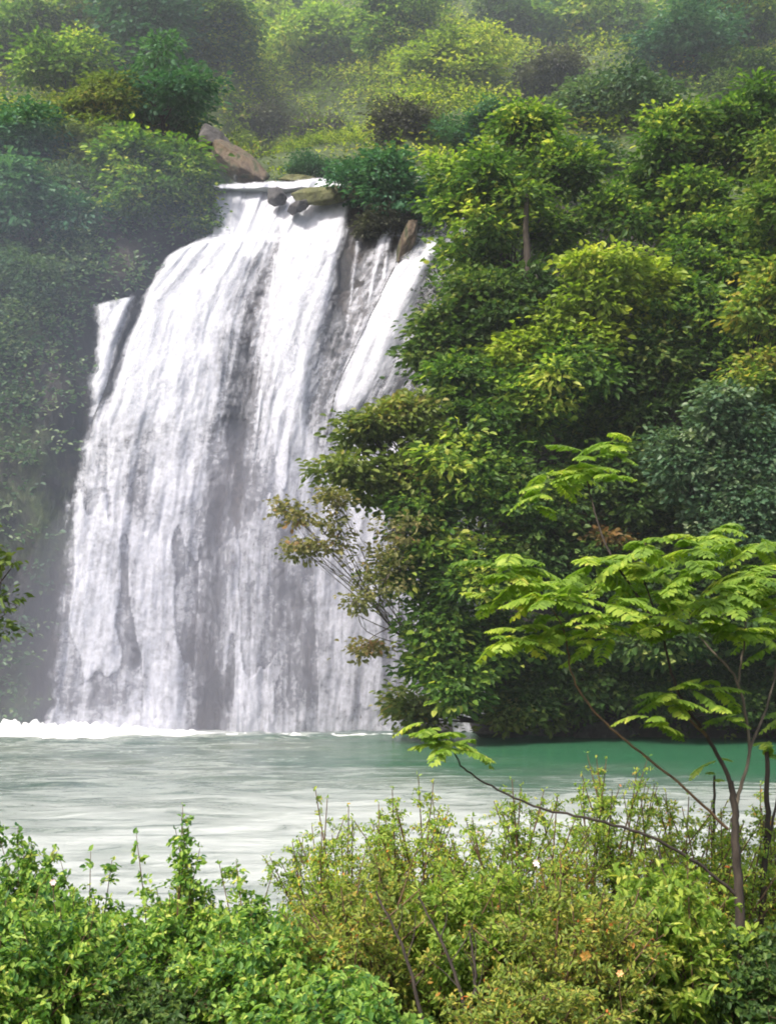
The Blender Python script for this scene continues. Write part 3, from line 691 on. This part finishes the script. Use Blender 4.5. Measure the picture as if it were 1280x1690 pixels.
# the straight dark trunk that shows
mbt = MB(); q = P(np.array([868, 870, 867, 870]), np.array([490, 430, 370, 310]), 89.6)
trk = [o for o in bpy.data.objects if o.get('label', '').startswith('dark green tree with bare')][0]
mbt.tube(curve(q, 5), np.linspace(.34, .14, 16), 8); mbt.build('upper_trunk', BARK_D, trk, origin=trk.location)
# off-frame trees closing the bank to the right and left for other viewpoints
bank_tree('green tree beyond the right frame edge', 90, [(1390, 300, 90), (1400, 480, 90), (1380, 650, 90), (1390, 820, 90), (1400, 1000, 100)], 'mid', 230)

# ------------------------------------------------------------------ near vegetation
def pinnate(o, d, rng, L=.55, pairs=9, lw=.16, ww=.05, droop=.5):
    """one compound leaf: arching rachis with paired leaflets"""
    d = nrm(np.asarray(d, float)); t = np.linspace(0, 1, pairs + 2)[1:]
    side = nrm(np.cross(d, [0, 0, 1.0])); up = np.cross(side, d)
    ax = o + d * L * t[:, None] - np.array([0, 0, 1.0]) * (droop * L * t ** 2)[:, None]
    tan = nrm(d - np.array([0, 0, 1.0]) * (2 * droop * t)[:, None])
    nrml = nrm(np.cross(np.broadcast_to(side, tan.shape), tan))
    nrml = np.where(nrml[:, 2:3] < 0, -nrml, nrml)
    pos, dr, no, ln = [], [], [], []
    sz = np.sin(np.pi * (.12 + .8 * t)) ** .6
    for s in (-1, 1):
        pos.append(ax); dr.append(nrm(tan * .45 + side * s - np.array([0, 0, .28]) + rng.normal(0, .1, ax.shape))); no.append(nrml + side * s * .25 + rng.normal(0, .12, ax.shape)); ln.append(sz)
    pos.append(ax[-1:]); dr.append(tan[-1:]); no.append(nrml[-1:]); ln.append(sz[-1:])
    pos, dr, no, ln = map(np.concatenate, (pos, dr, no, ln))
    tn = np.clip(rng.rand() * .6 + rng.rand(len(pos)) * .4, 0, 1)
    return leaves(pos, dr, no, lw * ln, ww * (.5 + .5 * ln), tn, .12, .12), np.vstack([o, ax])
SY = 12.0
def px3(pts, Y=SY, dy=None):
    pts = np.array(pts, float); Y_ = Y + (np.array(dy) if dy is not None else 0)
    return P(pts[:, 0], pts[:, 1], Y_)
def sapling(label, branches, whorls, seed, Y=SY, trunk_pts=None, r=(.075, .05), L=.40):
    rng = RNG(seed); base = px3(trunk_pts, Y)[0]
    root = empty('sapling', base, label, 'sapling', None)
    mb = MB(); q = curve(px3(trunk_pts, Y), 6, .006, rng); mb.tube(q, np.linspace(r[0] * .85, r[1] * .85, len(q)), 9); mb.build('trunk', BARK_D, root, origin=base)
    for pts, dy, r0, r1, bm in branches:
        b_ = MB(); q = curve(px3(pts, Y, dy), 7, .004, rng); b_.tube(q, np.linspace(r0 * .85, r1 * .7, len(q)), 7); b_.build('branch', bm, root, origin=base)
    parts = []; rc = MB()
    rg2 = RNG(seed + 1)
    whorls = list(whorls) + ([(w[0] + rg2.uniform(-38, 38), w[1] + rg2.uniform(-16, 22), w[2] + rg2.uniform(-.5, .5), 6, w[4] * .8) for w in whorls[::2] if w[1] < 1100] if len(whorls) > 5 else [])
    for (px, py, dy, k, sc_) in whorls:
        c = P(px, py + rg2.uniform(-14, 14), Y + dy)
        for j in range(k):
            a = j * 2 * math.pi / k + rng.uniform(-.3, .3)
            d = np.array([math.cos(a), math.sin(a), rng.uniform(-.25, .5)])
            lf, ax = pinnate(c + rng.normal(0, .05, 3) + [0, 0, .02], d, rng, L * sc_ * rng.uniform(.6, 1.2), 8, .14 * sc_, .062 * sc_, rng.uniform(.15, .5))
            parts.append(lf); rc.tube(ax, np.linspace(.006, .002, len(ax)), 4)
    rv = np.concatenate(rc.v); parts.append((rv, np.concatenate(rc.f), np.full(len(rv), .5)))
    v, f, t = leafcat(parts); mesh('leaves', v, f, LM['fresh'], root, attrs={'tint': t}, smooth_=False, origin=base)
    return root
sapling('slender dark trunked sapling with layered fern like leaves, front right',
 [([(1211, 1330), (1200, 1280), (1165, 1215), (1115, 1135), (1090, 1040), (1060, 950)], [0, 0, -.1, -.2, -.3, -.4], .028, .009, BARK_D),
  ([(1212, 1365), (1218, 1310), (1236, 1240), (1216, 1125), (1165, 1065), (1120, 1000)], [0, 0, .05, .1, .2, .3], .024, .009, BARK_L),
  ([(1217, 1130), (1228, 1050), (1235, 960)], [.1, .1, 0], .014, .007, BARK_L),
  ([(1236, 1240), (1272, 1140), (1290, 1040)], [.05, .2, .4], .016, .008, BARK_L),
  ([(1200, 1368), (1130, 1302), (1045, 1232), (985, 1180), (945, 1118), (930, 1040), (900, 990)], [0, -.1, -.2, -.3, -.4, -.5, -.6], .016, .007, BARK_R),
  ([(1218, 1480), (1160, 1432), (1080, 1385), (985, 1354), (900, 1336), (830, 1308), (770, 1272), (745, 1235)], [0, -.1, -.2, -.3, -.35, -.4, -.4, -.4], .019, .009, BARK_D),
  ([(1090, 1040), (1000, 900), (965, 780)], [-.3, -.1, .1], .016, .008, BARK_D),
  ([(1165, 1215), (1120, 1170)], [-.1, -.4], .016, .010, BARK_R)],
 [(845, 945, -.5, 7, 1), (905, 1000, -.9, 9, 1), (850, 1050, -.6, 7, .9), (970, 955, -.3, 9, 1), (1060, 925, -.4, 10, 1), (1010, 1010, -.9, 9, 1), (1110, 985, .3, 10, 1), (1150, 920, 0, 10, 1),
  (1235, 940, 0, 10, 1), (1200, 1000, -.6, 9, 1), (1285, 985, .3, 9, 1), (1150, 1040, -.3, 7, .8), (935, 1060, -.4, 6, .8), (1275, 1050, .2, 6, .8),
  (965, 765, .1, 11, .85), (1010, 745, .2, 7, .7), (905, 810, .1, 7, .75), (1000, 800, -.2, 6, .7),
  (1110, 1160, -.4, 9, .8), (1165, 1150, -.3, 8, .8), (1085, 1190, -.6, 6, .7), (1205, 1185, -.2, 5, .6),
  (820, 990, -.2, 7, .8), (880, 960, .2, 8, .9), (1080, 1030, -.5, 9, .85), (1190, 900, .4, 9, .9), (1030, 965, .3, 9, .9), (1250, 900, .3, 8, .8), (1240, 1040, -.2, 8, .85), (1140, 960, -.9, 9, .9), (985, 1045, -.2, 7, .8), (745, 1220, -.4, 13, .85), (700, 1225, -.4, 6, .6)], 301,
 trunk_pts=[(1232, 1740), (1226, 1600), (1220, 1500), (1213, 1400), (1212, 1335), (1205, 1290)], r=(.066, .030))
sapling('second thin dark stem close to the right frame edge',
 [([(1262, 1420), (1285, 1300), (1300, 1200)], [0, .1, .2], .02, .01, BARK_D)],
 [(1300, 1180, .2, 8, .8), (1262, 1240, 0, 5, .5)], 302, Y=12.9, trunk_pts=[(1262, 1700), (1258, 1560), (1260, 1450), (1266, 1340), (1264, 1240)], r=(.05, .025))
sapling('thin pole like stem just left of the dark sapling trunk',
 [], [(1178, 1275, 0, 5, .45)], 303, Y=13.4, trunk_pts=[(1182, 1640), (1180, 1500), (1177, 1380), (1178, 1280)], r=(.03, .014))

# overhanging branch at the left edge
rg_ = RNG(77)
lobes = [(P(px, py, 13.5), np.array([r, r, r * .6])) for px, py, r in [(2, 925, .15), (-8, 985, .2), (-12, 1040, .17), (-90, 900, .5), (-160, 980, .6), (-120, 820, .5)]]
build_tree('overhanging_tree', 'small olive green leaf sprays poking in at the left frame edge', lobes, (-5.2, 13.8, 1.1), LM['olive'], 78, dens=22, n=9, sr=.08, L=.075, Wd=.042, r0=.07, gap=.3)

def shrub(label, px, Yd, top, wpx, mat, seed, nst=54, tw=34, lf=12, L=.054, Wd=.031, stem=None, cat='shrub', spikes=(), fill=1.0, twl=.32):
    if mat in ('bushy', 'gold'): L, Wd, tw, fat = .040, .019, 33, 1.4
    else: fat = 1.0
    rng = RNG(seed); x0 = (px - 640) / FPX * Yd; zt = float(P(px, top, Yd)[2]); zb = float(bank_z(Yd)) - .15; H = zt - zb; sp = wpx / 2 / FPX * Yd
    base = np.array([x0, Yd, zb]); root = empty('shrub', base, label, cat, 'shrubs on the near bank')
    ms = MB(); pos, dr, no = [], [], []; tips = []
    for i in range(nst):
        a = rng.uniform(0, 6.28); rr = math.sqrt(rng.uniform(0, 1)); hh = H * (1 - .30 * rr ** 2) * (rng.uniform(.5, .95) if i % 2 else rng.uniform(.86, 1.04))
        tips.append(base + [math.cos(a) * rr * sp, math.sin(a) * rr * min(sp, .8), hh])
    for (sx, sy) in spikes: tips.append(P(sx, sy, Yd))
    for i, e in enumerate(tips):
        s = base + rng.normal(0, 1, 3) * [sp * .25, .12, 0]
        mid = (s + e) / 2 + [(s[0] - e[0]) * .15, 0, .08 * H] + rng.normal(0, .04, 3)
        q = curve([s, mid, e], 8); ms.tube(q, np.linspace(.013, .003, len(q)) * fat, 4)
        nq = len(q); lo = int(nq * .22)
        for j in range(tw if i < nst else tw * 2 // 3):
            fr = rng.uniform(0, 1) ** .75; b0 = q[lo + int(fr * (nq - lo - 1))]
            spk = (i >= nst); tl = twl * (1 - .55 * fr) * rng.uniform(.6, 1.2) * (.6 if spk else 1)
            d = nrm(np.array([rng.normal(0, 1), rng.normal(0, 1), rng.uniform(-.1, .9)]))
            tt = np.linspace(.12, 1, lf)[:, None]
            line = b0 + d * tl * tt - np.array([0, 0, 1]) * tl * .25 * tt ** 2
            ms.tube(line[::max(1, lf // 3)], .002, 3)
            pos.append(line); sg = np.where(np.arange(lf) % 2, 1, -1)[:, None]
            sd = nrm(np.cross(d, rng.normal(0, 1, 3)))
            dr.append(d * .6 + sd * sg + rng.normal(0, .3, (lf, 3)) + [0, 0, -.12]); no.append(np.tile([0, -.25, 1.0], (lf, 1)) + rng.normal(0, .38, (lf, 3)))
        pos.append(np.tile(e, (3, 1))); dr.append(rng.normal(0, .5, (3, 3)) + [0, 0, .6]); no.append(rng.normal(0, .5, (3, 3)) + [0, -.3, .8])
    pos, dr, no = map(np.concatenate, (pos, dr, no)); pos = pos + rng.normal(0, .012, pos.shape); N = len(pos); sz = .55 + .75 * rng.rand(N)
    hgt = np.clip((pos[:, 2] - zb) / H, 0, 1)
    tint = np.clip(rng.rand(N) * .75 + .25 * rng.rand(N) , 0, 1)
    v, f, t = leaves(pos, dr, no, L * sz, Wd * sz, tint, .16, .2)
    ms.build('stems', stem or BARK_R, root, origin=base)
    mesh('foliage', v, f, LM[mat], root, attrs={'tint': t}, smooth_=False, origin=base)
    return root
S = [
 # label, px, Y, top, width, mat, seed, kwargs
 ('green bush at the left frame edge with leaves against the water', 30, 13.2, 1380, 260, 'bushg', 401, dict(spikes=[(30, 1365), (95, 1405), (-10, 1350)])),
 ('green bush with a tall leafy spike standing against the pool', 300, 12.6, 1440, 230, 'bushg', 402, dict(spikes=[(302, 1328), (300, 1350), (225, 1375), (290, 1370), (330, 1400), (310, 1365)])),
 ('low green bush between the left edge bush and the spiked one', 155, 12.9, 1455, 220, 'bushg', 403, dict(spikes=[(150, 1405), (185, 1420), (100, 1420)])),
 ('green bush with sparse twigs right of the spiked bush', 425, 12.4, 1475, 220, 'bushg', 404, dict(spikes=[(390, 1420), (362, 1425), (450, 1440)])),
 ('dense lower left corner bush', 70, 10.4, 1460, 330, 'bushg', 405, dict(nst=54)),
 ('bush with the shade of a hollow put into its dark leaves, lower left middle', 270, 10.3, 1590, 260, 'dark', 406, dict(nst=40)),  # dark leaf material stands in for shade inside the hollow
 ('dense green bush at the bottom just left of centre', 440, 10.2, 1490, 300, 'bushg', 407, dict(nst=54)),
 ('feathery yellow green shrub rising against the pool at centre', 555, 14.0, 1325, 250, 'bushy', 408, dict(L=.040, Wd=.018, spikes=[(520, 1300), (540, 1318), (575, 1330)])),
 ('feathery shrub with reddish stems right of centre', 690, 13.4, 1285, 310, 'bushy', 409, dict(L=.040, Wd=.018, spikes=[(690, 1280), (715, 1290), (650, 1320)])),
 ('loose yellow green shrub under the long curving branch', 850, 13.0, 1290, 340, 'bushy', 410, dict(L=.040, Wd=.018)),
 ('bright yellow green shrub against the emerald water', 1010, 14.2, 1245, 320, 'bushy', 411, dict(spikes=[(1000, 1250), (960, 1280), (1050, 1270)])),
 ('yellow green shrub left of the dark sapling trunk', 1130, 13.0, 1280, 320, 'bushy', 412, dict()),
 ('leafy shrub at the right frame edge behind the thin stems', 1270, 14.0, 1290, 300, 'bushy', 413, dict()),
 ('brown stemmed feathery shrub at the bottom centre', 610, 10.6, 1400, 340, 'gold', 414, dict(nst=54, L=.040, Wd=.018)),
 ('green leaved shrub amid the yellow ones at lower right', 780, 10.8, 1375, 330, 'fresh', 415, dict(nst=44, L=.052, Wd=.026)),
 ('brown and orange tinged shrub in the lower right', 930, 10.2, 1410, 340, 'gold', 416, dict(nst=54)),
 ('bright leaved shrub between the orange tinged one and the trunk', 1080, 11.0, 1370, 300, 'fresh', 417, dict(nst=32, L=.07, Wd=.033)),
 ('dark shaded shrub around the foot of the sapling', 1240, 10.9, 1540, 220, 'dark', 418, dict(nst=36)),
 ('short rusty shrub low at the bottom right of centre', 880, 9.4, 1600, 360, 'gold', 419, dict(nst=44)),
 ('short green shrub at the bottom edge below the feathery ones', 560, 9.2, 1600, 340, 'bushg', 420, dict(nst=44)),
]
for lb, px, Yd, top, w, mat, seed, kw in S: shrub(lb, px, Yd, top, w, mat, seed, **kw)

# bare dark canes among the right hand shrubs
rg_ = RNG(88)
for i, (x0, y0, x1, y1, lb) in enumerate([(700, 1700, 620, 1470, 'dark leaning cane at the bottom centre, leftmost of the bare canes'), (775, 1700, 690, 1480, 'dark leaning cane right of the leftmost one'), (770, 1700, 775, 1540, 'short upright cane at the bottom centre'), (1090, 1560, 1085, 1395, 'thin upright cane under the end of the long curving branch')]):
    Yc = 9.8 if y0 > 1650 else 12; q = curve([P(x0, y0, Yc), P((x0 + x1) / 2 + 12, (y0 + y1) / 2, Yc + .1), P(x1, y1, Yc + .2)], 8, .004, rg_)
    mb = MB(); mb.tube(q, np.linspace(.017, .008, len(q)), 6)
    for j in range(3):
        s = q[5 + j * 3]; e = s + [rg_.uniform(-.25, .25), rg_.uniform(-.1, .1), rg_.uniform(.15, .35)]; mb.tube(curve([s, (s + e) / 2 + [.02, 0, 0], e], 4), np.linspace(.006, .002, 9), 5)
    tag(mb.build('cane', BARK_D, origin=q[0]), lb, 'cane', 'bare canes among the shrubs')

# small pale and orange blossoms
def flower(px, py, Y, c, lb, s=.045):
    rng = RNG(int(px + py)); o = P(px, py, Y); k = 6
    m_, n_, l_, b_ = newmat('petal_' + lb.split()[0]); b_.inputs['Base Color'].default_value = (*c, 1); b_.inputs['Roughness'].default_value = .6
    root = empty('flower', o, lb, 'flower', 'blossoms in the shrubs')
    a = np.arange(k) * 2 * np.pi / k; d = np.stack([np.cos(a), np.sin(a) * 0 - .3, np.sin(a)], -1)
    v, f, t = leaves(np.tile(o, (k, 1)), d, np.tile([0., -1, .3], (k, 1)), s, s * .7, np.full(k, .5), .1, .1)
    mesh('petals', v, f, m_, root, origin=o)
    mb = MB(); mb.tube([o, o + [0, .03, -.12], o + [.02, .05, -.28]], .0035, 5); mb.build('stalk', BARK_R, root, origin=o)
flower(965, 1577, 9.7, (.75, .38, .08), 'orange blossom in the lower right shrubs', .045)
flower(1022, 1606, 9.6, (.7, .35, .15), 'peach coloured small blossom right of the brighter orange one', .028)
flower(921, 1473, 10.2, (.8, .62, .6), 'white pinkish blossom in the shrubs below the curving branch', .028)
flower(884, 1424, 10.6, (.75, .6, .58), 'rosy pale blossom nearest the water on the right', .03)
flower(88, 1456, 10.2, (.75, .5, .5), 'pink blossom at the left among the green bushes', .026)

# undergrowth carpeting the near bank
N = 9000; X = rng.uniform(-7, 7, N); Y = rng.uniform(7.5, 19, N)
c = np.stack([X, Y, bank_z(Y) - .05 + rng.rand(N) * .4], -1)
v, f, t = sprigs(c, np.tile([0., -.3, 1], (N, 1)), rng, 8, .12, .09, .045, .6)
tag(mesh('undergrowth', v, f, LM['bushg'], attrs={'tint': t}, smooth_=False), label='low leafy undergrowth carpeting the near bank', kind='stuff')

# ------------------------------------------------------------------ mist and haze
def vol(name, dens, colr, verts=None, faces=None, label=None, aniso=.2):
    m_ = bpy.data.materials.new(name); m_.use_nodes = True; n_ = m_.node_tree.nodes; n_.remove(n_['Principled BSDF'])
    pv = n_.new('ShaderNodeVolumePrincipled'); pv.inputs['Color'].default_value = (*colr, 1); pv.inputs['Density'].default_value = dens; pv.inputs['Anisotropy'].default_value = aniso
    m_.node_tree.links.new(pv.outputs[0], n_['Material Output'].inputs['Volume'])
    return tag(mesh(name, verts, faces, m_, smooth_=False), label=label, kind='stuff')
def ellipsoid(c, r, k1=40, k2=22):
    th, ph = np.meshgrid(np.linspace(0, 2 * np.pi, k1, endpoint=False), np.linspace(.02, np.pi - .02, k2))
    v = np.array(c) + np.stack([np.cos(th) * np.sin(ph), np.sin(th) * np.sin(ph), np.cos(ph)], -1) * r
    i = np.arange(k1 * k2).reshape(k2, k1); f = np.stack([i[:-1], i[1:], np.roll(i[1:], -1, 1), np.roll(i[:-1], -1, 1)], -1).reshape(-1, 4)
    return v.reshape(-1, 3), f
v, f = ellipsoid((-26, 101, 14), (34, 7, 34)); vol('mist', .0085, (.68, .78, 1.0), v, f, 'fine spray mist drifting in front of the falls and left cliff')
v, f = ellipsoid((-11, 101.6, 0), (20, 4.8, 24)); vol('spray_mist', .032, (.78, .79, .93), v, f, 'white spray mist rising at the foot of the falls')
v, f = ellipsoid((-10, 152, 78), (110, 37, 62)); vol('valley_mist', .0015, (.80, .90, 1.0), v, f, 'pale bluish mist lying over the hillside behind the falls')
x0, x1, y0, y1, z0, z1 = -185, 185, -45, 262, -6, 175
v = np.array([(x, y, z) for z in (z0, z1) for y in (y0, y1) for x in (x0, x1)], float)
f = np.array([(0, 2, 3, 1), (4, 5, 7, 6), (0, 1, 5, 4), (2, 6, 7, 3), (0, 4, 6, 2), (1, 3, 7, 5)])
vol('haze', .0002, (.90, .94, 1.0), v, f, 'thin bluish haze filling the valley')
